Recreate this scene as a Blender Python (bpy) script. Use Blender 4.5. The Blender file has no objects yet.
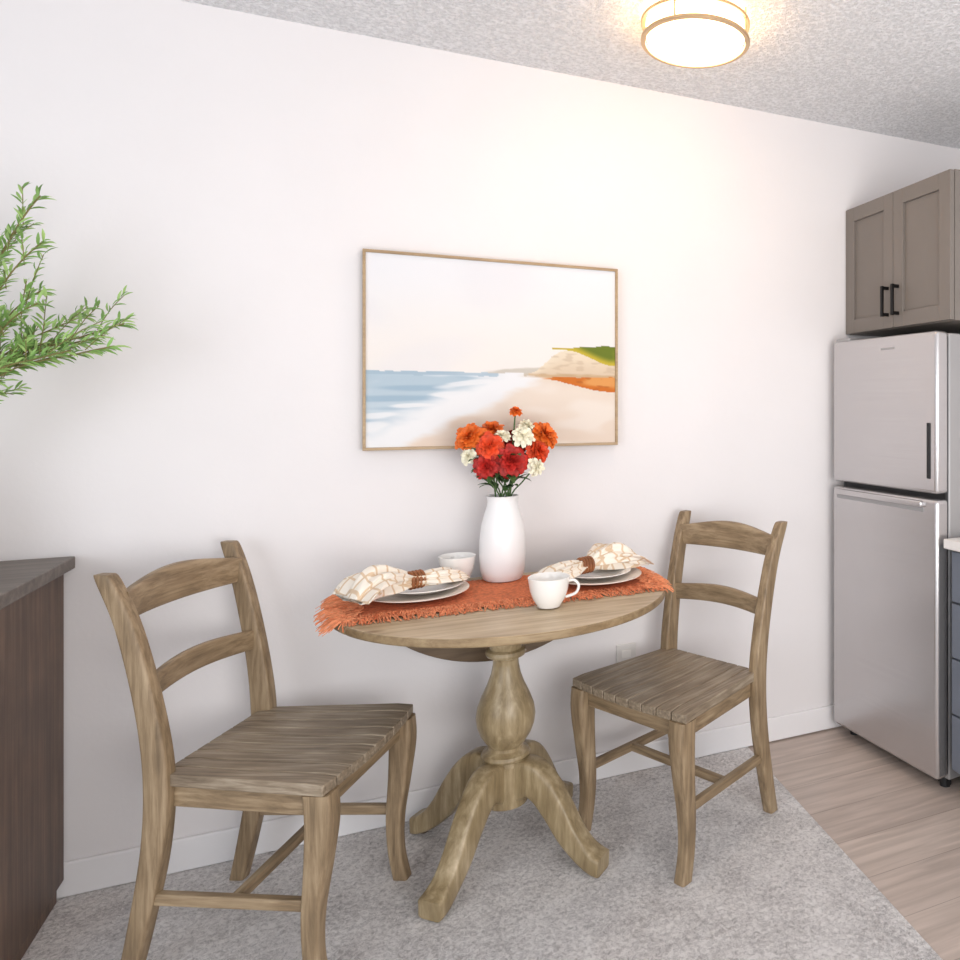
import bpy, math, random
from mathutils import Vector, Matrix
random.seed(7)
SC=bpy.context.scene
def lin(c):
    return tuple(((v/255)/12.92 if v/255<=0.04045 else ((v/255+0.055)/1.055)**2.4) for v in c)+(1,)
# ---------- materials ----------
def newmat(name):
    m=bpy.data.materials.new(name); m.use_nodes=True
    nt=m.node_tree; b=nt.nodes['Principled BSDF']; return m,nt,b
def plain(name,c,rough=.5,metal=0,bump=None,var=.06,vscale=8,emit=0,coat=0):
    m,nt,b=newmat(name)
    tc=nt.nodes.new('ShaderNodeTexCoord')
    n=nt.nodes.new('ShaderNodeTexNoise'); n.inputs['Scale'].default_value=vscale; n.inputs['Detail'].default_value=4
    nt.links.new(tc.outputs['Object'],n.inputs['Vector'])
    r=nt.nodes.new('ShaderNodeValToRGB'); L=lin(c)
    r.color_ramp.elements[0].color=tuple(v*(1-var) for v in L[:3])+(1,)
    r.color_ramp.elements[1].color=tuple(min(1,v*(1+var)) for v in L[:3])+(1,)
    r.color_ramp.elements[0].position=.3; r.color_ramp.elements[1].position=.7
    nt.links.new(n.outputs['Fac'],r.inputs['Fac']); nt.links.new(r.outputs['Color'],b.inputs['Base Color'])
    b.inputs['Roughness'].default_value=rough; b.inputs['Metallic'].default_value=metal
    if coat: b.inputs['Coat Weight'].default_value=coat
    if emit:
        b.inputs['Emission Color'].default_value=L; b.inputs['Emission Strength'].default_value=emit
    if bump:
        sc,st,dist=bump
        n2=nt.nodes.new('ShaderNodeTexNoise'); n2.inputs['Scale'].default_value=sc; n2.inputs['Detail'].default_value=3
        nt.links.new(tc.outputs['Object'],n2.inputs['Vector'])
        bp=nt.nodes.new('ShaderNodeBump'); bp.inputs['Strength'].default_value=st; bp.inputs['Distance'].default_value=dist
        nt.links.new(n2.outputs['Fac'],bp.inputs['Height']); nt.links.new(bp.outputs['Normal'],b.inputs['Normal'])
    return m
def wood(name,dark,mid,light,axis='z',rough=.5,along=3.5,across=45,patch=3.0,bump=.25,pw=.3,knots=False):
    m,nt,b=newmat(name)
    tc=nt.nodes.new('ShaderNodeTexCoord'); mp=nt.nodes.new('ShaderNodeMapping')
    s=[across]*3; s['xyz'.index(axis)]=along
    mp.inputs['Scale'].default_value=s
    nt.links.new(tc.outputs['Object'],mp.inputs['Vector'])
    n=nt.nodes.new('ShaderNodeTexNoise'); n.inputs['Scale'].default_value=1; n.inputs['Detail'].default_value=8; n.inputs['Roughness'].default_value=.62; n.inputs['Distortion'].default_value=.35
    nt.links.new(mp.outputs['Vector'],n.inputs['Vector'])
    n2=nt.nodes.new('ShaderNodeTexNoise'); n2.inputs['Scale'].default_value=patch*3; n2.inputs['Detail'].default_value=3
    nt.links.new(tc.outputs['Object'],n2.inputs['Vector'])
    mx=nt.nodes.new('ShaderNodeMath'); mx.operation='MULTIPLY_ADD'
    nt.links.new(n2.outputs['Fac'],mx.inputs[0]); mx.inputs[1].default_value=pw
    ad=nt.nodes.new('ShaderNodeMath'); ad.operation='MULTIPLY'; ad.inputs[1].default_value=1.05-pw
    nt.links.new(n.outputs['Fac'],ad.inputs[0]); nt.links.new(ad.outputs[0],mx.inputs[2])
    r=nt.nodes.new('ShaderNodeValToRGB')
    e=r.color_ramp.elements; e[0].position=.34; e[0].color=lin(dark); e[1].position=.72; e[1].color=lin(light)
    k=e.new(.52); k.color=lin(mid)
    nt.links.new(mx.outputs[0],r.inputs['Fac'])
    out=r.outputs['Color']
    if knots:
        mp2=nt.nodes.new('ShaderNodeMapping'); mp2.inputs['Scale'].default_value=(5,11,11) ; nt.links.new(tc.outputs['Object'],mp2.inputs['Vector'])
        vo=nt.nodes.new('ShaderNodeTexVoronoi'); vo.inputs['Scale'].default_value=1; nt.links.new(mp2.outputs['Vector'],vo.inputs['Vector'])
        kr=nt.nodes.new('ShaderNodeValToRGB'); kr.color_ramp.elements[0].position=.05; kr.color_ramp.elements[0].color=(.45,.36,.27,1); kr.color_ramp.elements[1].position=.17; kr.color_ramp.elements[1].color=(1,1,1,1)
        nt.links.new(vo.outputs['Distance'],kr.inputs['Fac'])
        mm=nt.nodes.new('ShaderNodeMixRGB'); mm.blend_type='MULTIPLY'; mm.inputs[0].default_value=.8
        nt.links.new(out,mm.inputs[1]); nt.links.new(kr.outputs['Color'],mm.inputs[2]); out=mm.outputs[0]
    nt.links.new(out,b.inputs['Base Color'])
    b.inputs['Roughness'].default_value=rough
    bp=nt.nodes.new('ShaderNodeBump'); bp.inputs['Strength'].default_value=bump; bp.inputs['Distance'].default_value=.002
    nt.links.new(n.outputs['Fac'],bp.inputs['Height']); nt.links.new(bp.outputs['Normal'],b.inputs['Normal'])
    return m
# ---------- mesh helpers ----------
def mk(name,verts,faces,mat=None,parent=None,smooth=True,mats=None,fm=None,angle=40):
    me=bpy.data.meshes.new(name); me.from_pydata([tuple(v) for v in verts],[],faces); me.update()
    o=bpy.data.objects.new(name,me); SC.collection.objects.link(o)
    if mats:
        for q in mats: me.materials.append(q)
        for p,i in zip(me.polygons,fm): p.material_index=i
    elif mat: me.materials.append(mat)
    import bmesh
    bm=bmesh.new(); bm.from_mesh(me); bmesh.ops.recalc_face_normals(bm,faces=bm.faces); bm.to_mesh(me); bm.free()
    if smooth:
        me.shade_smooth()
        try: me.set_sharp_from_angle(angle=math.radians(angle))
        except Exception: pass
    if parent: o.parent=parent
    return o
def empty(name,loc=(0,0,0),rot=0):
    e=bpy.data.objects.new(name,None); SC.collection.objects.link(e); e.location=loc; e.rotation_euler=(0,0,rot); e.empty_display_size=.1
    return e
def bevel(o,w,seg=3):
    m=o.modifiers.new('bevel','BEVEL'); m.width=w; m.segments=seg; m.limit_method='ANGLE'; m.angle_limit=math.radians(35)
    return o
def boxv(x0,x1,y0,y1,z0,z1):
    return [(x0,y0,z0),(x1,y0,z0),(x1,y1,z0),(x0,y1,z0),(x0,y0,z1),(x1,y0,z1),(x1,y1,z1),(x0,y1,z1)],[(3,2,1,0),(4,5,6,7),(0,1,5,4),(1,2,6,5),(2,3,7,6),(3,0,4,7)]
def box(name,x0,x1,y0,y1,z0,z1,mat,b=.002,parent=None):
    v,f=boxv(x0,x1,y0,y1,z0,z1); o=mk(name,v,f,mat,parent,smooth=b>0)
    if b: bevel(o,b)
    return o
def prism(name,poly,z0,z1,mat,b=0,parent=None,axis='z'):
    n=len(poly)
    if axis=='z': v=[(x,y,z0) for x,y in poly]+[(x,y,z1) for x,y in poly]
    elif axis=='y': v=[(x,z0,y) for x,y in poly]+[(x,z1,y) for x,y in poly]
    f=[tuple(range(n))[::-1],tuple(range(n,2*n))]+[(i,(i+1)%n,n+(i+1)%n,n+i) for i in range(n)]
    o=mk(name,v,f,mat,parent)
    if b: bevel(o,b)
    return o
def cr(P,k=6):
    out=[]; n=len(P)
    for i in range(n-1):
        p0=P[max(i-1,0)];p1=P[i];p2=P[i+1];p3=P[min(i+2,n-1)]
        for j in range(k):
            t=j/k
            out.append(tuple(.5*((2*b)+(-a+c)*t+(2*a-5*b+4*c-d)*t*t+(-a+3*b-3*c+d)*t**3) for a,b,c,d in zip(p0,p1,p2,p3)))
    out.append(tuple(P[-1])); return out
def ring_pts(c,U,V,a,b,n,p):
    r=[]
    for i in range(n):
        t=2*math.pi*(i+.5)/n; cx,sx=math.cos(t),math.sin(t)
        r.append(c+U*(a*math.copysign(abs(cx)**(2/p),cx))+V*(b*math.copysign(abs(sx)**(2/p),sx)))
    return r
def loft(name,secs,mat,n=20,p=4,parent=None,angle=50):
    v=[];f=[]
    for (c,U,V,a,b) in secs: v+=ring_pts(Vector(c),Vector(U),Vector(V),a,b,n,p)
    for s in range(len(secs)-1):
        for i in range(n):
            j=(i+1)%n; f.append((s*n+i,s*n+j,(s+1)*n+j,(s+1)*n+i))
    f.append(tuple(range(n))[::-1]); f.append(tuple(range((len(secs)-1)*n,len(secs)*n)))
    return mk(name,v,f,mat,parent,angle=angle)
def sweep(name,pts,side,mat,k=6,n=20,p=4,parent=None,flat=False):
    P=cr(pts,k); secs=[]
    for i,q in enumerate(P):
        a=Vector(P[max(i-1,0)][:3]); b=Vector(P[min(i+1,len(P)-1)][:3]); T=(b-a).normalized()
        U=Vector(side)
        if flat: U=Vector((1,0,0)); V=Vector((0,1,0))
        else: U=(U-T*U.dot(T)).normalized(); V=T.cross(U)
        secs.append((q[:3],U,V,q[3],q[4]))
    return loft(name,secs,mat,n,p,parent)
def tube(name,pts,r,mat,parent=None,n=10,k=5):
    return sweep(name,[tuple(p)+(r,r) for p in pts],(.13,.31,.94) if abs((Vector(pts[-1])-Vector(pts[0])).normalized().z)<.8 else (1,.1,0),mat,k,n,2,parent)
def lathe(name,prof,mat,parent=None,seg=48,loc=(0,0,0),angle=40,close=True):
    v=[];f=[];m=len(prof)
    for r,z in prof:
        for i in range(seg):
            t=2*math.pi*i/seg; v.append((loc[0]+r*math.cos(t),loc[1]+r*math.sin(t),loc[2]+z))
    for s in range(m-1):
        for i in range(seg):
            j=(i+1)%seg; f.append((s*seg+i,s*seg+j,(s+1)*seg+j,(s+1)*seg+i))
    if close:
        f.append(tuple(range(seg))[::-1]); f.append(tuple(range((m-1)*seg,m*seg)))
    return mk(name,v,f,mat,parent,angle=angle)
def torus(name,c,axis,R,r,mat,parent=None,n=36,k=10,a0=0,a1=2*math.pi):
    axis=Vector(axis).normalized(); ref=Vector((0,0,1)) if abs(axis.z)<.9 else Vector((1,0,0))
    X=axis.cross(ref).normalized(); Y=axis.cross(X); c=Vector(c); v=[];f=[]
    full=abs(a1-a0-2*math.pi)<1e-6; N=n if full else n+1
    for i in range(N):
        t=a0+(a1-a0)*i/n; d=X*math.cos(t)+Y*math.sin(t)
        for j in range(k):
            s=2*math.pi*j/k; v.append(c+d*(R+r*math.cos(s))+axis*(r*math.sin(s)))
    for i in range(n):
        for j in range(k):
            f.append((i*k+j,((i+1)%N)*k+j,((i+1)%N)*k+(j+1)%k,i*k+(j+1)%k))
    return mk(name,v,f,mat,parent)

# ---------- constants ----------
W=2.55; XR=2.42; CH=2.44
# ---------- room materials ----------
M_wall=plain('wall_paint',(232,228,228),.85,var=.012,vscale=3,bump=(60,.12,.003))
M_trim=plain('trim_paint',(240,238,239),.45,var=.01)
# popcorn ceiling
M_ceil,nt,b=newmat('popcorn_ceiling')
tc=nt.nodes.new('ShaderNodeTexCoord'); n=nt.nodes.new('ShaderNodeTexNoise'); n.inputs['Scale'].default_value=85; n.inputs['Detail'].default_value=4; n.inputs['Roughness'].default_value=.6
nt.links.new(tc.outputs['Object'],n.inputs['Vector'])
r=nt.nodes.new('ShaderNodeValToRGB'); r.color_ramp.elements[0].position=.33; r.color_ramp.elements[0].color=lin((212,212,214)); r.color_ramp.elements[1].position=.6; r.color_ramp.elements[1].color=lin((249,249,251))
nt.links.new(n.outputs['Fac'],r.inputs['Fac']); nt.links.new(r.outputs['Color'],b.inputs['Base Color'])
r2=nt.nodes.new('ShaderNodeValToRGB'); r2.color_ramp.elements[0].position=.42; r2.color_ramp.elements[1].position=.62
nt.links.new(n.outputs['Fac'],r2.inputs['Fac'])
bp=nt.nodes.new('ShaderNodeBump'); bp.inputs['Strength'].default_value=.7; bp.inputs['Distance'].default_value=.006
nt.links.new(r2.outputs['Color'],bp.inputs['Height']); nt.links.new(bp.outputs['Normal'],b.inputs['Normal']); b.inputs['Roughness'].default_value=.95
# carpet
M_carpet,nt,b=newmat('carpet_pile')
tc=nt.nodes.new('ShaderNodeTexCoord'); n=nt.nodes.new('ShaderNodeTexNoise'); n.inputs['Scale'].default_value=75; n.inputs['Detail'].default_value=6; n.inputs['Roughness'].default_value=.85; n.inputs['Distortion'].default_value=.6
n2=nt.nodes.new('ShaderNodeTexNoise'); n2.inputs['Scale'].default_value=9; n2.inputs['Detail'].default_value=3
nt.links.new(tc.outputs['Object'],n.inputs['Vector']); nt.links.new(tc.outputs['Object'],n2.inputs['Vector'])
ma=nt.nodes.new('ShaderNodeMath'); ma.operation='MULTIPLY_ADD'; ma.inputs[1].default_value=.2
nt.links.new(n2.outputs['Fac'],ma.inputs[0]); m2=nt.nodes.new('ShaderNodeMath'); m2.operation='MULTIPLY'; m2.inputs[1].default_value=.8
nt.links.new(n.outputs['Fac'],m2.inputs[0]); nt.links.new(m2.outputs[0],ma.inputs[2])
r=nt.nodes.new('ShaderNodeValToRGB'); e=r.color_ramp.elements; e[0].position=.37; e[0].color=lin((172,166,165)); e[1].position=.57; e[1].color=lin((254,250,248))
nt.links.new(ma.outputs[0],r.inputs['Fac']); nt.links.new(r.outputs['Color'],b.inputs['Base Color']); b.inputs['Roughness'].default_value=1
bp=nt.nodes.new('ShaderNodeBump'); bp.inputs['Strength'].default_value=.8; bp.inputs['Distance'].default_value=.012
nt.links.new(n.outputs['Fac'],bp.inputs['Height']); nt.links.new(bp.outputs['Normal'],b.inputs['Normal'])
# vinyl planks
M_vinyl,nt,b=newmat('vinyl_plank')
tc=nt.nodes.new('ShaderNodeTexCoord'); br=nt.nodes.new('ShaderNodeTexBrick'); br.inputs['Scale'].default_value=1
br.inputs['Brick Width'].default_value=1.2; br.inputs['Row Height'].default_value=.17; br.inputs['Mortar Size'].default_value=.0012; br.offset=.37
br.inputs['Color1'].default_value=lin((206,190,179)); br.inputs['Color2'].default_value=lin((191,175,165)); br.inputs['Mortar'].default_value=lin((165,150,140))
nt.links.new(tc.outputs['Object'],br.inputs['Vector'])
mp=nt.nodes.new('ShaderNodeMapping'); mp.inputs['Scale'].default_value=(3,38,10); nt.links.new(tc.outputs['Object'],mp.inputs['Vector'])
n=nt.nodes.new('ShaderNodeTexNoise'); n.inputs['Scale'].default_value=1; n.inputs['Detail'].default_value=6; n.inputs['Distortion'].default_value=.5; nt.links.new(mp.outputs['Vector'],n.inputs['Vector'])
r=nt.nodes.new('ShaderNodeValToRGB'); e=r.color_ramp.elements; e[0].position=.35; e[0].color=(.80,.79,.78,1); e[1].position=.65; e[1].color=(1.06,1.06,1.06,1); nt.links.new(n.outputs['Fac'],r.inputs['Fac'])
mx=nt.nodes.new('ShaderNodeMixRGB'); mx.blend_type='MULTIPLY'; mx.inputs[0].default_value=1
nt.links.new(br.outputs['Color'],mx.inputs[1]); nt.links.new(r.outputs['Color'],mx.inputs[2]); nt.links.new(mx.outputs[0],b.inputs['Base Color']); b.inputs['Roughness'].default_value=.38
# ---------- room ----------
box('wall_back',-3.3,XR+.1,W,W+.1,-.05,CH,M_wall,0)
box('wall_right',XR,XR+.1,-1.5,W,-.05,CH,M_wall,0)
box('wall_left',-3.3,-3.2,1.3,W,-.05,CH,M_wall,0)
box('ceiling',-3.3,XR+.1,-1.5,W+.1,CH,CH+.1,M_ceil,0)
bx0,bx1=1.325,1.0   # carpet edge at wall / at y=-1.5
prism('carpet',[(-3.3,-1.5),(bx1,-1.5),(bx0,W),(-3.3,W)],-.012,0.0,M_carpet)
prism('floor',[(bx1+.001,-1.5),(XR,-1.5),(XR,W),(bx0+.001,W)],-.05,-.004,M_vinyl)
box('baseboard_back',-3.2,XR,W-.013,W-.0005,0.001,.092,M_trim,.004)
box('baseboard_right',XR-.013,XR,-1.5,W-.013,0,.092,M_trim,.004)

# ---------- chair ----------
CW={a:wood('chair_wood_'+a,(104,86,64),(142,120,92),(176,154,124),axis=a,across=75,along=6,pw=.25) for a in 'xyz'}
CS=wood('chair_seat_wood',(102,87,71),(138,122,102),(178,163,143),axis='x',along=5,across=95,bump=.25,pw=.25)
M_groove=plain('groove_dark',(62,52,42),.8)
chair=empty('dining_chair')
DZ=.020
v=[];f=[];NP=9
def seatx(t): return .210-.018*t*t
for i in range(NP):
    t0=-1+2*i/NP+.008; t1=-1+2*(i+1)/NP-.008
    nx=10
    base=len(v)
    for j in range(nx+1):
        s=j/nx
        for t,zz in ((t0,.452),(t1,.452),(t1,.424),(t0,.424)):
            xb=-.212; xf=seatx(t); x=xb+(xf-xb)*s; hw=.190+(.230-.190)*s
            dish=-.006*math.sin(math.pi*s)*(1-t*t) if zz>.44 else 0
            rnd=-.004 if (j in(0,nx) and zz>.44) else 0
            v.append((x,t*hw,zz+dish+rnd+DZ))
    for j in range(nx):
        for q in range(4):
            a=base+j*4+q; b2=base+j*4+(q+1)%4; f.append((a,b2,b2+4,a+4))
    f.append((base,base+1,base+2,base+3)); f.append(tuple(base+nx*4+q for q in range(4)))
so=mk('seat',v,f,CS,chair,angle=30); bevel(so,.0025,2)
prism('seat_board',[(-.207,-.186),(-.207,.186),(.188,.224),(.188,-.224)],.426+DZ,.443+DZ,M_groove,0,chair)
def bar(name,a,b2,hz,ht,mat,z,parent=chair):
    a=Vector((a[0],a[1],z));b2=Vector((b2[0],b2[1],z));T=(b2-a).normalized();S=T.cross(Vector((0,0,1)))
    return loft(name,[(a,S,Vector((0,0,1)),ht,hz),(b2,S,Vector((0,0,1)),ht,hz)],mat,20,8,parent)
bar('apron_front',(.17,-.17),(.17,.17),.026,.010,CW['y'],.398+DZ)
bar('apron_back',(-.185,-.15),(-.185,.15),.026,.010,CW['y'],.398+DZ)
for s,nm in((1,'left'),(-1,'right')):
    bar('apron_'+nm,(-.19,.168*s),(.16,.200*s),.026,.010,CW['x'],.398+DZ)
    sweep('front_leg_'+nm,[(.172,.199*s,.424+DZ,.031,.028),(.176,.199*s,.38,.031,.027),(.168,.199*s,.28,.026,.024),(.156,.199*s,.17,.021,.021),(.158,.200*s,.08,.019,.019),(.174,.201*s,.001,.020,.019)],(1,0,0),CW['z'],parent=chair,flat=True,p=6)
    sweep('back_post_'+nm,[(-.276,.188*s,.001,.020,.018),(-.248,.187*s,.12,.023,.018),(-.214,.186*s,.3,.027,.018),(-.206,.186*s,.46,.029,.018),(-.226,.189*s,.62,.026,.018),(-.268,.195*s,.8,.023,.017),(-.310,.203*s,.912,.020,.016),(-.320,.204*s,.925,.013,.012)],(1,0,0),CW['z'],parent=chair,flat=True,p=6)
    bar('stretcher_'+nm,(-.225,.186*s),(.156,.199*s),.013,.010,CW['x'],.19)
bar('stretcher_cross',(-.03,-.190),(-.03,.190),.012,.010,CW['y'],.19)
def slat(name,zc,xe,h0,h1,arch,bow,th,hw):
    secs=[];N=18
    for i in range(N+1):
        t=-1+2*i/N; y=t*hw; q=math.cos(t*math.pi/2)**1.3 if abs(t)<1 else 0
        secs.append(((xe-bow*(1-t*t),y,zc+arch*q),(1,0,0),(0,0,1),th,h0+(h1-h0)*q))
    return loft(name,secs,CW['y'],20,6,chair)
slat('crest_rail',.850,-.282,.034,.046,.012,.03,.011,.193)
slat('back_slat',.660,-.232,.026,.029,.010,.028,.010,.186)
chair.location=(-.150,2.150,0); chair.rotation_euler=(0,0,math.radians(-27))
chair2=empty('dining_chair.001')
for o in list(chair.children):
    c=bpy.data.objects.new(o.name,o.data); SC.collection.objects.link(c); c.parent=chair2
    for m in o.modifiers:
        k=c.modifiers.new(m.name,m.type); k.width=m.width; k.segments=m.segments; k.limit_method=m.limit_method; k.angle_limit=m.angle_limit
chair2.location=(.852,2.155,0); chair2.rotation_euler=(0,0,math.radians(207))

# ---------- table ----------
tb=((146,122,92),(182,160,128),(208,190,162))
TX=wood('table_wood_x',*tb,axis='x',along=2.5,across=48,rough=.38,bump=.1,pw=.25,knots=True); TZ=wood('table_wood_z',(116,97,68),(152,133,100),(192,173,141),axis='z',along=6,across=42,rough=.36,patch=3,bump=.12)
TE=wood('table_edge_wood',(108,86,58),(138,115,84),(168,146,112),axis='x',along=4,across=60,rough=.4)
TU=wood('table_wood_shaded',(70,54,38),(100,80,58),(120,98,74),axis='x')  # table wood darkened to paint in the shade below the top
table=empty('round_pedestal_table',(.375,2.25,0))
R=.466; HY=.205; TZT=.765; TH=.022
def arc(a0,a1,n): return [(R*math.cos(a0+(a1-a0)*i/n),R*math.sin(a0+(a1-a0)*i/n)) for i in range(n+1)]
al=math.asin(HY/R)
main=arc(-al,al,24)+arc(math.pi-al,math.pi+al,24)
t1_=prism('table_top',main,TZT-TH,TZT,TX,.005,table)
al2=math.asin((HY+.0015)/R)
t2_=prism('front_leaf',arc(math.pi+al2,2*math.pi-al2,48),TZT-TH,TZT,TX,.005,table)
for o in (t1_,t2_):
    o.data.materials.append(TE)
    for p in o.data.polygons:
        if abs(p.normal.z)<.5 or p.normal.z<-.5: p.material_index=1
pts=[]
for i in range(41):
    a=al+(math.pi-2*al)*i/40; x=R*math.cos(a); y=R*math.sin(a); pts.append((x,TZT-.012-(y-HY)))
prism('dropped_leaf',pts,HY+.006,HY+.028,TU,.003,table,axis='y')
zr0,zr1=.695,TZT-TH
box('support_rail_1',-.30,.30,-.185,-.165,zr0,zr1,TU,.003,table)
box('support_rail_2',-.30,.30,.165,.185,zr0,zr1,TU,.003,table)
box('support_rail_3',-.30,-.275,-.165,.165,zr0,zr1,TU,.003,table)
box('support_rail_4',.275,.30,-.165,.165,zr0,zr1,TU,.003,table)
box('cleat',-.27,.27,-.05,.05,zr0+.005,zr1,TU,.003,table)
box('leaf_slide',-.05,.0,-.36,-.05,zr1-.025,zr1,TU,.003,table)
prof=[(.03,.14),(.062,.15),(.064,.25),(.064,.265),(.058,.272),(.056,.276),(.066,.281),(.070,.289),(.066,.297),(.056,.302),(.050,.307),(.049,.315),(.058,.328),(.072,.350),(.081,.375),(.084,.400),(.080,.428),(.068,.460),(.053,.492),(.042,.522),(.037,.548),(.036,.562),(.040,.570),(.054,.576),(.058,.584),(.055,.592),(.046,.597),(.047,.606),(.056,.625),(.064,.655),(.066,.70)]
lathe('pedestal_column',prof,TZ,table,56,angle=35)
for i in range(4):
    an=math.radians(45+90*i); d=(math.cos(an),math.sin(an)); sd=(-d[1],d[0],0)
    P=[(.035,.215,.034,.052),(.085,.234,.034,.052),(.130,.210,.032,.045),(.175,.157,.031,.040),(.215,.100,.031,.035),(.255,.060,.031,.030),(.290,.038,.035,.027),(.314,.030,.036,.026),(.320,.029,.034,.024)]
    sweep('pedestal_leg_%d'%(i+1),[(d[0]*q[0],d[1]*q[0],q[1],q[2],q[3]) for q in P],sd,TZ,parent=table,p=6)
    cx,cy=d[0]*.298,d[1]*.298
    lathe('foot_pad_%d'%(i+1),[(.012,0.001),(.014,.002),(.014,.014)],TU,table,16,(cx,cy,0))

TT=TZT
# ---------- table runner ----------
M_coral=plain('burnt_orange_jute',(224,142,100),.95,var=.25,vscale=90,bump=(220,.8,.003)); M_coral_shade=plain('shaded_jute',(206,116,76),.95,var=.25,vscale=90,bump=(160,.8,.003))  # second jute is a darker copy, painting shading into the runner
TCX,TCY=.375,2.25
rn_=empty('fringed_table_runner',(0,0,TT))
ry0,ry1=2.070,2.395; rx0,rx1=-.060,.812
def rspan(y):
    h=math.sqrt(max(0,(R-.006)**2-(y-TCY)**2)); return max(rx0,TCX-h),min(rx1,TCX+h)
ymax=min(ry1,TCY+HY-.004)
v=[];f=[];A,B=60,200
for j in range(A+1):
    y=ry0+(ymax-ry0)*j/A; a,b2=rspan(y)
    for i in range(B+1):
        x=a+(b2-a)*i/B; z=.0028+(.0016 if (i//2+j//2)%2 else 0)+random.uniform(0,.0005)
        v.append((x,y+.0015*math.sin(x*60),z))
for j in range(A):
    for i in range(B):
        q=j*(B+1)+i; f.append((q,q+1,q+B+2,q+B+1))
mk('woven_cloth',v,f,M_coral_shade,rn_)
v=[];f=[];fmi=[]
def strand(px,py,ang,L,w,z0):
    p=Vector((px,py,z0)); n=7; base=len(v); wob=.12
    for s in range(n+1):
        sd=Vector((-math.sin(ang),math.cos(ang),0)); ww=w*(1-.35*s/n)
        v.extend([p+sd*ww,p+Vector((0,0,ww*1.0)),p-sd*ww])
        step=L/n; dd=math.hypot(p.x-TCX,p.y-TCY)
        if dd>R-.002: p=p+Vector((math.cos(ang)*step*.75,math.sin(ang)*step*.75,-step*.45))
        else:
            nz=max(.0015,z0*(1-s/n)+random.uniform(-.0006,.001)); p=Vector((p.x+math.cos(ang)*step,p.y+math.sin(ang)*step,nz))
        ang+=random.uniform(-wob,wob)
    mi=1 if random.random()<.25 else 0
    for s in range(n):
        a=base+s*3
        f.extend([(a,a+1,a+4,a+3),(a+1,a+2,a+5,a+4)]); fmi.extend([mi,mi])
def U_(a,b): return random.uniform(a,b)
for i in range(220):
    y=U_(ry0,ymax); a,b2=rspan(y)
    strand(a+U_(0,.02),y,math.pi+(TCY-y)*1.8+U_(-.3,.3),U_(.04,.072),.0022,.005)
    strand(b2-U_(0,.02),y,-(TCY-y)*1.8+U_(-.3,.3),U_(.025,.05),.0022,.005)
a,b2=rspan(ry0)
for i in range(380):
    strand(U_(a,b2),ry0+U_(0,.012),-math.pi/2+U_(-.35,.35),U_(.030,.05),.0021,.005)
for i in range(380):   # second fringe row
    y=ry0+.035+U_(0,.01); a,b2=rspan(y)
    strand(U_(a,b2),y,-math.pi/2+U_(-.45,.45),U_(.028,.042),.0020,.006)
for i in range(240):
    y=U_(ry0,ymax-.03); a,b2=rspan(y); s=random.choice((0,1)); x=a+U_(.03,.06) if s==0 else b2-U_(.03,.06)
    strand(x,y,(math.pi if s==0 else 0)+U_(-.5,.5),U_(.03,.05),.0020,.006)
mk('fringe',v,f,None,rn_,mats=[M_coral,M_coral_shade],fm=fmi)
# ---------- plates ----------
M_cer=plain('ceramic_white',(242,239,235),.22,var=.01,coat=.3)
M_cer2=plain('ceramic_cream',(240,228,216),.35,var=.03)
def plate(name,x,y,z,r,mat):
    e=lathe(name,[(r*.02,.004),(r*.55,.0045),(r*.62,.007),(r*.80,.0135),(r*.97,.017),(r,.0175),(r,.0155),(r*.82,.0095),(r*.62,.0015),(r*.55,0),(r*.02,0)],mat,None,64)
    e.location=(x,y,z); return e
plate('dinner_plate',.135,2.255,TT+.0085,.138,M_cer2)
plate('salad_plate',.150,2.268,TT+.020,.108,M_cer)
plate('dinner_plate.001',.640,2.230,TT+.0085,.138,M_cer2)
plate('salad_plate.001',.640,2.235,TT+.020,.108,M_cer)
# ---------- cups ----------
def cup(name,x,y,rot,z=TT,s=1):
    e=empty(name,(x,y,z),rot); e.scale=(s,s,s)
    lathe('cup_body',[(.002,.003),(.026,.003),(.028,0),(.031,0),(.034,.006),(.044,.022),(.052,.045),(.056,.070),(.058,.082),(.0565,.083),(.054,.080),(.052,.068),(.048,.045),(.040,.024),(.030,.009),(.002,.007)],M_cer,e,48)
    sweep('cup_handle',[(.050,0,.068,.006,.004),(.070,0,.070,.006,.004),(.082,0,.055,.006,.004),(.074,0,.034,.006,.004),(.046,0,.024,.006,.004)],(0,1,0),M_cer,6,12,2,e)
cup('coffee_cup',.446,2.003,math.radians(-15),TT+.004,.95)
cup('coffee_cup.001',.256,2.398,math.radians(100),TT+.006,.93)
# ---------- napkins ----------
M_nap,nt,b=newmat('plaid_linen')
tc=nt.nodes.new('ShaderNodeTexCoord'); fac=None
for d_,sc in (('X',9.5),('Y',8.0)):
    wv=nt.nodes.new('ShaderNodeTexWave'); wv.bands_direction=d_; wv.inputs['Scale'].default_value=sc; wv.inputs['Distortion'].default_value=.8; wv.inputs['Detail'].default_value=1
    nt.links.new(tc.outputs['Object'],wv.inputs['Vector'])
    r=nt.nodes.new('ShaderNodeValToRGB'); r.color_ramp.elements[0].position=.90; r.color_ramp.elements[1].position=.96; nt.links.new(wv.outputs['Fac'],r.inputs['Fac'])
    if fac is None: fac=r.outputs['Color']
    else:
        mxx=nt.nodes.new('ShaderNodeMath'); mxx.operation='MAXIMUM'; nt.links.new(fac,mxx.inputs[0]); nt.links.new(r.outputs['Color'],mxx.inputs[1]); fac=mxx.outputs[0]
mm=nt.nodes.new('ShaderNodeMixRGB'); mm.inputs[1].default_value=lin((240,231,218)); mm.inputs[2].default_value=lin((216,190,160)); nt.links.new(fac,mm.inputs[0])
nt.links.new(mm.outputs[0],b.inputs['Base Color']); b.inputs['Roughness'].default_value=.95
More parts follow.
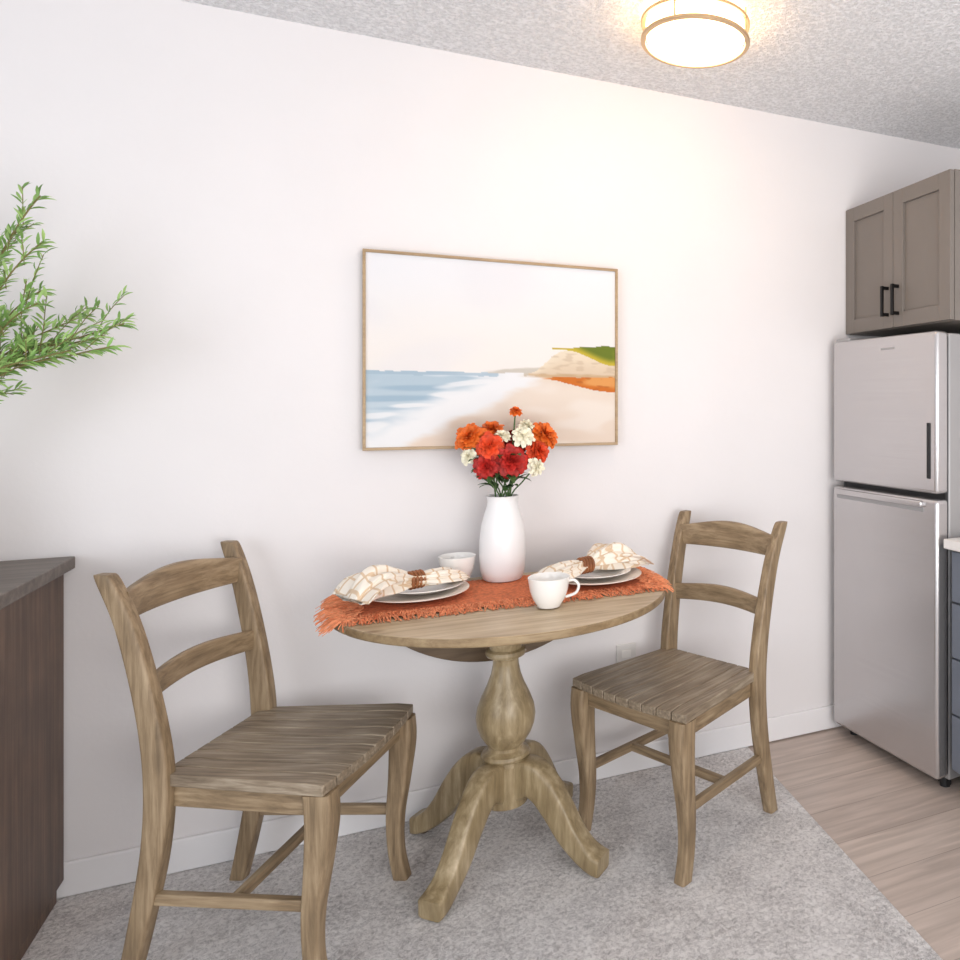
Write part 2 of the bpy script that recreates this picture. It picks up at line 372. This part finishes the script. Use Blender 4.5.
M_ring=wood('ring_wood',(90,52,28),(140,84,46),(176,112,66),axis='x')
def napkin(name,x,y,z,rot,seed,K=1.0):
    e=empty(name,(x,y,z),rot); rnd=random.Random(seed)
    prof=[(-.185,.080,.006,.010),(-.165,.080,.022,.022),(-.13,.074,.034,.034),(-.09,.060,.036,.038),(-.05,.036,.028,.032),(-.02,.019,.018,.026),(0,.016,.016,.025),(.02,.018,.017,.024),(.05,.030,.020,.023),(.09,.042,.020,.022),(.125,.048,.014,.016),(.145,.046,.004,.010)]
    P=cr(prof,5); n=96; v=[];f=[]; ph=[rnd.uniform(0,6) for _ in range(6)]
    for (sx,a,bb,zc) in P:
        for i in range(n):
            t=2*math.pi*i/n
            w=1+.16*math.sin(5*t+ph[0]+sx*14)+.13*math.sin(9*t+ph[1]-sx*22)+.07*math.sin(15*t+ph[2]+sx*30)
            zz=zc*K+bb*K*w*math.sin(t)
            v.append((sx*K+.006*math.sin(4*t+ph[3]),a*K*w*math.cos(t)+.01*math.sin(sx*25+ph[4]),max(zz,.0015)))
    for s in range(len(P)-1):
        for i in range(n):
            j=(i+1)%n; f.append((s*n+i,s*n+j,(s+1)*n+j,(s+1)*n+i))
    f.append(tuple(range(n))[::-1]); f.append(tuple(range((len(P)-1)*n,len(P)*n)))
    mk('cloth',v,f,M_nap,e,angle=180)
    for i in range(4): torus('bead_ring_%d'%(i+1),(-.0155+.0105*i,0,.025),(1,0,0),.0205,.0052,M_ring,e)
napkin('napkin_with_ring',.128,2.232,TT+.033,math.radians(26),3)
napkin('napkin_with_ring.001',.602,2.215,TT+.033,math.radians(203),9)
# ---------- vase with flowers ----------
vs=empty('flower_vase',(.386,2.375,TT+.006))
M_vase=plain('vase_matte_white',(242,241,241),.35,var=.01)
lathe('vase',[(.002,.004),(.05,.002),(.055,0),(.059,.004),(.066,.03),(.0685,.075),(.068,.12),(.063,.165),(.054,.20),(.047,.222),(.0445,.235),(.0455,.248),(.048,.255),(.045,.256),(.0415,.248),(.041,.235),(.044,.22),(.058,.17),(.06,.05),(.002,.02)],M_vase,vs,56)
M_or=plain('petal_orange',(240,112,36),.6,var=.3,vscale=40); M_red=plain('petal_red',(180,34,26),.6,var=.35,vscale=40); M_dr=plain('petal_coral_red',(222,72,30),.6,var=.35,vscale=40)
M_wh=plain('petal_cream',(246,240,216),.6,var=.06,vscale=40); M_gr=plain('stem_green',(70,98,48),.6,var=.25,vscale=30); M_lf=plain('leaf_green',(62,96,50),.55,var=.3,vscale=30)
def flower(name,c,nrm,rad,mat,parent,layers=7,cnt=14,seed=1,ruff=0.0):
    rnd=random.Random(seed); n=Vector(nrm).normalized(); ref=Vector((0,0,1)) if abs(n.z)<.9 else Vector((1,0,0))
    X=n.cross(ref).normalized(); Y=n.cross(X); c=Vector(c); v=[];f=[]
    for L in range(layers):
        k=L/(layers-1); el=math.radians(-12+82*k); ln=rad*(1-.52*k); w=ln*.25; m=max(5,int(cnt*(1-.45*k)))
        for i in range(m):
            t=2*math.pi*(i+.5*(L%2))/m+rnd.uniform(-.15,.15); rd=X*math.cos(t)+Y*math.sin(t); sd=n.cross(rd)
            e2=el+rnd.uniform(-.2,.2); base=len(v); l2=ln*rnd.uniform(.85,1.1)
            rows=[(0,.25,0),(.35,.8,0),(.7,1.05,-.15),(.92,.75,-.4),(1,.3,-.55)]
            for (s,ww,cu) in rows:
                d=rd*math.cos(e2+cu*.7)+n*math.sin(e2+cu*.7)
                p=c+n*(rad*.12*k)+rd*(rad*.03)+(rd*math.cos(e2)+n*math.sin(e2))*(l2*s*.6)+d*(l2*s*.4)
                up=n*math.cos(e2)-rd*math.sin(e2)
                rj=ruff*rad*rnd.uniform(-1,1)*s
                v.extend([p+sd*w*ww+up*(w*.25+rj),p,p-sd*w*ww+up*(w*.25-rj)])
            for r_ in range(4):
                a=base+r_*3; f.extend([(a,a+1,a+4,a+3),(a+1,a+2,a+5,a+4)])
    return mk(name,v,f,mat,parent,angle=60)
FL=[('a',(-.098,-.01,.437),(-.5,-.6,.6),.050,M_or),('b',(-.045,-.045,.412),(-.2,-1,.45),.046,M_dr),('c',(.016,-.060,.366),(.1,-1,.35),.054,M_red),
    ('d',(-.056,-.050,.352),(-.4,-.9,.1),.044,M_red),('e',(.128,.00,.440),(.5,-.6,.6),.052,M_or),('f',(.102,-.03,.392),(.5,-.8,.3),.044,M_dr),
    ('g',(.036,-.02,.515),(.1,-.4,.9),.022,M_or),('h',(-.03,.02,.455),(-.1,-.4,.9),.045,M_or),('i',(.05,.05,.42),(.3,.7,.5),.045,M_red)]
for i,(nm,p,nr,rd,mt) in enumerate(FL): flower('bloom_'+nm,p,nr,rd,mt,vs,seed=i+1,ruff=.03)
WFL=[((.056,-.035,.440),(.1,-.8,.6),.038),((.094,-.055,.345),(.5,-.9,.1),.032),((-.105,-.03,.380),(-.7,-.7,.2),.028),((.068,-.02,.47),(.3,-.3,.9),.030),((-.005,-.02,.44),(0,-.5,.8),.028)]
for i,(p,nr,rd) in enumerate(WFL): flower('white_bloom_%d'%i,p,nr,rd,M_wh,vs,layers=6,cnt=9,seed=30+i,ruff=.10)
for i,(p,nr) in enumerate([(q[1],q[2]) for q in FL]+[(q[0],q[1]) for q in WFL]):
    a=random.uniform(0,6.28); mth=Vector((.02*math.cos(a),.02*math.sin(a),.24)); bt=Vector((-.02*math.cos(a),-.02*math.sin(a),.06)); P=Vector(p); N=Vector(nr).normalized()
    tube('stem_%d'%i,[bt,mth,(mth*.45+P*.55)-N*.01,P-N*.006],.0022,M_gr,vs,8)
def leafmesh(v,f,p,d,up,L,w):
    d=d.normalized(); s=d.cross(up).normalized(); u=s.cross(d); b0=len(v)
    for (t,ww,z) in ((0,.08,0),(.3,.85,.06),(.6,1,.05),(.85,.6,-.02),(1,.05,-.1)):
        q=p+d*(L*t)+u*(L*z); v.extend([q+s*w*ww+u*w*.3*ww,q,q-s*w*ww+u*w*.3*ww])
    for r_ in range(4):
        a=b0+r_*3; f.extend([(a,a+1,a+4,a+3),(a+1,a+2,a+5,a+4)])
v=[];f=[]
for i in range(56):
    a=random.uniform(0,6.28); z=random.uniform(.27,.38); rr=.02+(z-.25)*.3
    p=Vector((rr*math.cos(a),rr*math.sin(a),z)); d=Vector((math.cos(a),math.sin(a),random.uniform(-.2,.8)))
    leafmesh(v,f,p,d,Vector((0,0,1)),random.uniform(.045,.075),random.uniform(.008,.014))
mk('foliage',v,f,M_lf,vs,angle=60)

# ---------- wall picture ----------
pic=empty('framed_picture',(0,0,0))
px0,px1,pz0,pz1=-.004,.800,1.166,1.779
M_gold=wood('frame_wood',(150,124,92),(168,141,106),(184,158,124),axis='x',rough=.4,bump=.05,across=90)
fw=.009; fd=.034; yb=W-.002
box('frame_top',px0,px1,yb-fd,yb,pz1-fw,pz1,M_gold,.001,pic)
box('frame_bottom',px0,px1,yb-fd,yb,pz0,pz0+fw,M_gold,.001,pic)
box('frame_left',px0,px0+fw,yb-fd,yb,pz0+fw,pz1-fw,M_gold,.001,pic)
box('frame_right',px1-fw,px1,yb-fd,yb,pz0+fw,pz1-fw,M_gold,.001,pic)
def sm(a,b,x):
    t=min(1,max(0,(x-a)/(b-a))) if a!=b else 0
    return t*t*(3-2*t)
def mixc(a,b,t): return tuple(x+(y-x)*t for x,y in zip(a,b))
from mathutils import noise as NZ
def art(U,V):
    n1=NZ.noise(Vector((U*6,V*14,1.3))); n2=NZ.noise(Vector((U*22,V*60,4.1))); n3=NZ.noise(Vector((U*3,V*5,9)))
    V2=V+.006*n2
    c=mixc((238,238,241),(242,236,231),sm(0,.55,V)); c=mixc(c,(230,228,232),.4*sm(-.2,.5,n3))
    hz=.605
    if V2<hz+.02 and U>.4:
        top=.570+.03*sm(.62,.42,U)+.01*n1
        k=sm(.42,.47,U)*sm(top,top+.012,V2)
        c=mixc(c,(204,196,184),k*.9)
    sand=mixc((236,222,208),(232,214,198),sm(.62,1,V)); sand=mixc(sand,(242,233,224),.6*sm(-.15,.35,n1)); sand=mixc(sand,(224,202,184),.45*sm(0,.4,n3))
    if V2>=hz and not (U>.6 and V2<.62):
        c=sand
        xs=.66-(V-.61)*1.50+.05*n1+.02*n2
        sea=mixc((182,200,212),(204,216,224),sm(.62,.9,V)); sea=mixc(sea,(158,182,200),sm(-.05,.4,NZ.noise(Vector((U*3,V*26,2))))*.8)
        foam=(240,240,241)
        k=sm(xs+.10,xs+.0,U); c=mixc(c,foam,k)
        k=sm(xs-.10,xs-.28,U); c=mixc(c,sea,k)
        k2=sm(.05,.3,NZ.noise(Vector((U*5+V*4,V*30,7))))*sm(xs-.6,xs-.2,U)*sm(xs+.02,xs-.05,U); c=mixc(c,foam,k2*.85)
        if V2<hz+.018 and U<.5: c=mixc(c,(164,186,202),.7)
    topc=.605-.135*sm(.62,.78,U)-.02*sm(.8,1,U)+.004*n1
    botc=.612+.02*sm(.6,1,U)
    if U>.62 and topc<V2<botc+.006:
        c=mixc((236,221,198),(222,200,174),sm(topc,botc,V2)); c=mixc(c,(204,180,154),.5*sm(.1,.4,n2))
    g0=.458-.018*sm(.75,.95,U)+.004*n1; g1=.466+.085*sm(.78,1.0,U)+.008*n2
    if U>.72 and g0<V2<g1+.004:
        c=mixc((144,150,56),(110,124,46),sm(0,.4,n1+.2)); c=mixc(c,(212,186,66),sm(g1-.045,g1,V2)*.9)
    o0=.628-.008*sm(.7,1,U)+.004*n1; o1=.634+.072*sm(.66,.98,U)+.008*n2
    if U>.66 and o0<V2<o1:
        k=sm(.66,.74,U); oc=mixc((208,116,48),(226,158,92),sm(0,.4,n1+.15)); oc=mixc(oc,(182,100,46),.6*sm(.15,.4,n2)); c=mixc(c,oc,k)
    if U>.56 and .603<V2<=o0: c=mixc(c,(194,158,116),.6*sm(.56,.7,U)*sm(.603,.615,V2))
    return tuple(q*.95 for q in c)
NX,NY=260,200
ix0,ix1,iz0,iz1=px0+fw,px1-fw,pz0+fw,pz1-fw
v=[];f=[];cols=[]
for j in range(NY+1):
    for i in range(NX+1):
        v.append((ix0+(ix1-ix0)*i/NX,yb-fd+.006,iz1-(iz1-iz0)*j/NY)); cols.append(lin(art(i/NX,j/NY)))
for j in range(NY):
    for i in range(NX):
        a=j*(NX+1)+i; f.append((a,a+NX+1,a+NX+2,a+1))
M_art,nt,b=newmat('painted_canvas'); at=nt.nodes.new('ShaderNodeVertexColor'); at.layer_name='paint'; nt.links.new(at.outputs['Color'],b.inputs['Base Color']); b.inputs['Roughness'].default_value=.8; b.inputs['Specular IOR Level'].default_value=.2
me=bpy.data.meshes.new('canvas'); me.from_pydata(v,[],f); me.update(); me.materials.append(M_art)
ca=me.color_attributes.new('paint','FLOAT_COLOR','POINT')
for i,c in enumerate(cols): ca.data[i].color=c
o=bpy.data.objects.new('canvas',me); SC.collection.objects.link(o); o.parent=pic
box('canvas_backing',ix0,ix1,yb-fd+.008,yb,iz0,iz1,M_gold,0,pic)
# ---------- ceiling light ----------
cl=empty('ceiling_light',(.875,2.01,0))
M_dif=plain('light_diffuser',(255,216,166),.5,var=.0,emit=11); M_nic=plain('brushed_nickel',(214,184,146),.4,metal=.8,var=.04)
lathe('diffuser',[(.140,CH-.001),(.142,CH-.01),(.142,CH-.070),(.137,CH-.080),(.10,CH-.084),(.01,CH-.086)],M_dif,cl,64)
for nm,z0,z1 in(('upper_ring',CH-.030,CH-.020),('lower_ring',CH-.082,CH-.071)):
    lathe(nm,[(.146,z0),(.157,z0),(.159,z0+.002),(.159,z1-.002),(.157,z1),(.146,z1),(.146,z0)],M_nic,cl,64,close=False)
for i in range(4):
    a=math.pi/4+i*math.pi/2; tube('post_%d'%(i+1),[(.1535*math.cos(a),.1535*math.sin(a),CH-.07),(.1535*math.cos(a),.1535*math.sin(a),CH-.001)],.003,M_nic,cl)
# ---------- outlet ----------
M_out=plain('outlet_plastic',(222,219,216),.4,var=.01)
ol=empty('wall_outlet',(.84,W,.40))
box('cover_plate',-.036,.036,-.008,-.0005,-.058,.058,M_out,.003,ol)
for z in(-.024,.024): box('socket',-.017,.017,-.011,-.008,z-.014,z+.014,M_cer,.002,ol)
# ---------- fridge ----------
fr=empty('refrigerator',(1.732,1.955,0),math.radians(5))
M_ss,nt,b=newmat('stainless_steel'); tc=nt.nodes.new('ShaderNodeTexCoord'); mp=nt.nodes.new('ShaderNodeMapping'); mp.inputs['Scale'].default_value=(2,2,260); nt.links.new(tc.outputs['Object'],mp.inputs['Vector'])
n=nt.nodes.new('ShaderNodeTexNoise'); n.inputs['Scale'].default_value=1; nt.links.new(mp.outputs['Vector'],n.inputs['Vector'])
r=nt.nodes.new('ShaderNodeValToRGB'); r.color_ramp.elements[0].color=lin((192,189,190)); r.color_ramp.elements[1].color=lin((204,201,201)); nt.links.new(n.outputs['Fac'],r.inputs['Fac']); nt.links.new(r.outputs['Color'],b.inputs['Base Color'])
b.inputs['Metallic'].default_value=.8; b.inputs['Roughness'].default_value=.27
M_sd=plain('fridge_side_grey',(166,164,164),.45,metal=.3,var=.02); M_blk=plain('black_plastic',(30,30,32),.5,var=.05)
FWD=.550
box('body',.062,.51,.004,FWD-.004,.03,1.55,M_sd,.006,fr)
box('lower_door',0,.056,0,FWD,.045,.985,M_ss,.012,fr)
box('freezer_door',0,.056,0,FWD,1.005,1.555,M_ss,.012,fr)
box('door_gasket',.05,.066,.01,FWD-.01,.05,1.54,M_blk,0,fr)
box('kick_plate',.07,.09,.02,FWD-.02,.004,.06,M_blk,0,fr)
for i,(x,y) in enumerate(((.05,.04),(.05,FWD-.04),(.42,.04),(.42,FWD-.04))): lathe('foot_%d'%i,[(.018,-.004),(.018,.03)],M_blk,fr,16,(x+.03,y,0))
box('freezer_grip',-.003,.004,.028,.046,1.055,1.245,M_blk,.003,fr)
box('lower_handle',-.016,.004,.06,FWD-.03,.955,.978,M_ss,.007,fr)
box('handle_shadow_strip',-.002,.003,.06,FWD-.03,.940,.955,M_sd,.001,fr)  # grey strip standing in for the shade below the handle
box('hinge_cover',.01,.09,FWD-.09,FWD-.01,1.55,1.566,M_sd,.004,fr)
box('badge',-.0015,.001,.20,.27,1.505,1.513,M_sd,0,fr)
# ---------- upper cabinet ----------
M_cab=plain('cabinet_taupe_paint',(122,114,107),.5,var=.02)
uc=empty('upper_cabinet')
CX=1.777; y0,y1=1.94,W-.002; z0,z1=1.591,2.10
box('carcass',CX+.02,XR-.002,y0,y1,z0,z1,M_cab,.001,uc)
def shaker(pref,x,ya,yb_,za,zb,mat,parent,fw=.055):
    box(pref+'_stile_1',x,x+.019,ya,ya+fw,za,zb,mat,.0015,parent); box(pref+'_stile_2',x,x+.019,yb_-fw,yb_,za,zb,mat,.0015,parent)
    box(pref+'_rail_1',x,x+.019,ya+fw,yb_-fw,za,za+fw,mat,.0015,parent); box(pref+'_rail_2',x,x+.019,ya+fw,yb_-fw,zb-fw,zb,mat,.0015,parent)
    box(pref+'_panel',x+.010,x+.019,ya+fw,yb_-fw,za+fw,zb-fw,mat,0,parent)
ym=(y0+y1)/2
shaker('door_near',CX,y0+.002,ym-.0015,z0+.002,z1-.002,M_cab,uc); shaker('door_far',CX,ym+.0015,y1-.002,z0+.002,z1-.002,M_cab,uc)
M_bm=plain('black_metal',(28,26,26),.35,metal=.6,var=.05)
def pull(nm,x,y,za,zb,parent,horiz=False,ya=0,yb_=0):
    if not horiz:
        box(nm+'_bar',x-.032,x-.022,y-.006,y+.006,za,zb,M_bm,.002,parent)
        box(nm+'_post_1',x-.024,x+.001,y-.006,y+.006,za+.002,za+.014,M_bm,.001,parent); box(nm+'_post_2',x-.024,x+.001,y-.006,y+.006,zb-.014,zb-.002,M_bm,.001,parent)
    else:
        box(nm+'_bar',x-.032,x-.022,ya,yb_,za-.005,za+.005,M_bm,.002,parent)
        box(nm+'_post_1',x-.024,x+.001,ya+.004,ya+.014,za-.005,za+.005,M_bm,.001,parent); box(nm+'_post_2',x-.024,x+.001,yb_-.014,yb_-.004,za-.005,za+.005,M_bm,.001,parent)
pull('handle_near',CX,ym-.030,1.635,1.75,uc); pull('handle_far',CX,ym+.030,1.635,1.75,uc)
# ---------- base cabinet ----------
M_base=plain('base_cabinet_slate',(106,112,124),.5,var=.02); M_ct=plain('countertop_white',(236,232,228),.3,var=.04,vscale=30)
bc=empty('kitchen_base_cabinet')
BX=1.755; by0,by1=.3,1.915
box('carcass',BX+.02,XR-.015,by0,by1,.09,.83,M_base,.001,bc); box('toe_kick',BX+.07,XR-.02,by0+.01,by1-.01,-.003,.09,M_blk,0,bc)
box('countertop',BX-.022,XR-.015,by0-.02,by1+.012,.83,.862,M_ct,.004,bc)
wd=(by1-by0)/3
for c in range(3):
    ya=by0+wd*c+.003; yc=by0+wd*(c+1)-.003
    for k,(a,b2) in enumerate(((.10,.28),(.286,.466),(.472,.65),(.656,.822))):
        box('drawer_%d_%d'%(c,k),BX,BX+.019,ya,yc,a,b2,M_base,.003,bc); pull('pull_%d_%d'%(c,k),BX,0,(a+b2)/2,0,bc,True,(ya+yc)/2-.07,(ya+yc)/2+.07)
# ---------- sideboard ----------
M_sb=wood('sideboard_wood',(66,49,38),(92,71,57),(120,95,77),axis='z',rough=.5,along=2,across=50,bump=.1); M_sbx=wood('sideboard_top_wood',(76,67,61),(96,86,78),(118,108,99),axis='x',rough=.42,along=2,across=50,bump=.1)
sb=empty('sideboard')
sx0,sx1,sy0,sy1=-1.75,-.716,2.05,W-.016
box('top',sx0-.02,sx1+.024,sy0-.02,sy1,.872,.904,M_sbx,.003,sb)
box('body',sx0,sx1,sy0+.02,sy1,.05,.872,M_sb,.002,sb); box('plinth',sx0+.02,sx1-.012,sy0+.045,sy1-.01,0,.05,M_sb,.001,sb)
for i in range(2):
    xa=sx0+.01+i*.508; box('door_%d'%(i+1),xa,xa+.502,sy0,sy0+.02,.07,.855,M_sb,.003,sb)
    box('knob_%d'%(i+1),xa+(.46 if i==0 else .03),xa+(.472 if i==0 else .042),sy0-.022,sy0,.50,.62,M_bm,.002,sb)
# ---------- plant ----------
pl=empty('potted_plant',(0,0,0))
POT=Vector((-.97,2.30,.9045))
M_pot=plain('pot_glaze',(196,188,178),.4,var=.05); M_bark=plain('twig_bark',(124,116,70),.8,var=.2,vscale=30)
M_pleaf=plain('willow_leaf',(118,156,80),.5,var=.35,vscale=14); M_pleaf2=plain('willow_leaf_light',(158,190,112),.5,var=.2,vscale=14)
lathe('pot',[(.002,.004),(.05,.002),(.06,0),(.075,.03),(.088,.09),(.085,.15),(.065,.20),(.05,.225),(.055,.24),(.05,.24),(.044,.225),(.06,.19),(.07,.1),(.002,.03)],M_pot,pl,48,tuple(POT))
tips=[(-.695,2.30,1.80),(-.665,2.22,1.68),(-.535,2.30,1.505),(-.545,2.25,1.445),(-.63,2.38,1.53),(-.61,2.20,1.43),(-.745,2.36,1.74),(-.735,2.15,1.58),(-.66,2.30,1.46),(-.75,2.25,1.64),(-.85,2.35,1.85),(-1.0,2.25,1.8),(-1.15,2.35,1.75),(-1.3,2.25,1.6),(-1.4,2.3,1.4),(-.95,2.2,1.9),(-.70,2.33,1.58),(-.65,2.27,1.42),(-.74,2.28,1.50),(-.79,2.2,1.70),(-.60,2.33,1.47),(-.68,2.24,1.54),(-.70,2.35,1.44)]
v=[];f=[];fm=[]
rn=random.Random(11)
def twig(P,r,leafL,nm,dens):
    P=cr([tuple(p) for p in P],8)
    tube(nm,[P[i] for i in range(0,len(P),4)]+[P[-1]],r,M_bark,pl,6,2)
    L=sum((Vector(P[i+1])-Vector(P[i])).length for i in range(len(P)-1)); n=int(L*dens)
    for i in range(n):
        t=(i+rn.random())/n
        if t<.12: continue
        k=t*(len(P)-1); a=int(k); fr_=k-a; p=Vector(P[a]).lerp(Vector(P[min(a+1,len(P)-1)]),fr_); T=(Vector(P[min(a+1,len(P)-1)])-Vector(P[max(a-1,0)])).normalized()
        sd=T.cross(Vector((rn.uniform(-1,1),rn.uniform(-1,1),rn.uniform(-1,1)))).normalized()
        nf=len(f); leafmesh(v,f,p,T*1.0+sd*rn.uniform(.5,1.1),Vector((rn.uniform(-.5,.5),-.6,.6)),leafL*rn.uniform(.7,1.2),leafL*.10)
        fm.extend([1 if rn.random()<.45 else 0]*(len(f)-nf))
for i,tp in enumerate(tips):
    T=Vector(tp); S=POT+Vector((rn.uniform(-.03,.03),rn.uniform(-.03,.03),.15)); M0=POT+Vector((rn.uniform(-.03,.03),rn.uniform(-.03,.03),.24))
    d=T-M0; mid=M0+d*.5+Vector((0,rn.uniform(-.02,.02),.07*(1 if d.x>.3 else .3)))
    P=[S,M0,mid,M0+d*.8+Vector((0,0,.035)),T]
    twig(P,.0018,.034,'branch_%d'%i,105)
    for k in range(5):
        t=.42+.115*k; base=M0.lerp(T,t)+Vector((0,0,.07*4*t*(1-t)*(.9 if d.x>.3 else .3)))
        e2=base+d.normalized()*rn.uniform(.05,.10)+Vector((rn.uniform(-.05,.03),rn.uniform(-.06,.05),rn.uniform(-.05,.06)))
        twig([base,base.lerp(e2,.5)+Vector((0,0,.008)),e2],.0010,.030,'twig_%d_%d'%(i,k),120)
mk('leaves',v,f,None,pl,mats=[M_pleaf,M_pleaf2],fm=fm,angle=60)

# ---------- lights ----------
w=bpy.data.worlds.new('World'); SC.world=w; w.use_nodes=True; bg=w.node_tree.nodes['Background']; bg.inputs['Color'].default_value=(.92,.95,1,1); bg.inputs['Strength'].default_value=.95
def area(name,loc,target,sx,sy,power,col):
    l=bpy.data.lights.new(name,'AREA'); l.shape='RECTANGLE'; l.size=sx; l.size_y=sy; l.energy=power; l.color=col
    o=bpy.data.objects.new(name,l); SC.collection.objects.link(o); o.location=loc; o.rotation_euler=(Vector(target)-Vector(loc)).to_track_quat('-Z','Y').to_euler(); return o
area('window_daylight',(-2.6,-.8,1.4),(.5,2.5,.6),1.8,1.6,34,(.86,.93,1))
area('room_light',(.9,-1.2,1.6),(.7,2.3,.4),1.6,1.2,22,(1,.97,.94))
area('ceiling_fill',(.8,-.5,.9),(1.1,1.3,2.44),1.4,1.0,29,(1,.98,.96))  # unseen fill lamp added to brighten the ceiling and upper wall
# ---------- camera ----------
cam=bpy.data.cameras.new('Camera'); co=bpy.data.objects.new('Camera',cam); SC.collection.objects.link(co); SC.camera=co
co.location=(0,0,1.305); co.rotation_euler=(math.radians(90),0,math.radians(-25.4))
cam.sensor_width=36; cam.lens=36*750/960; cam.shift_x=-.25; cam.shift_y=-75/960; cam.clip_start=.05
SC.view_settings.view_transform='Standard'
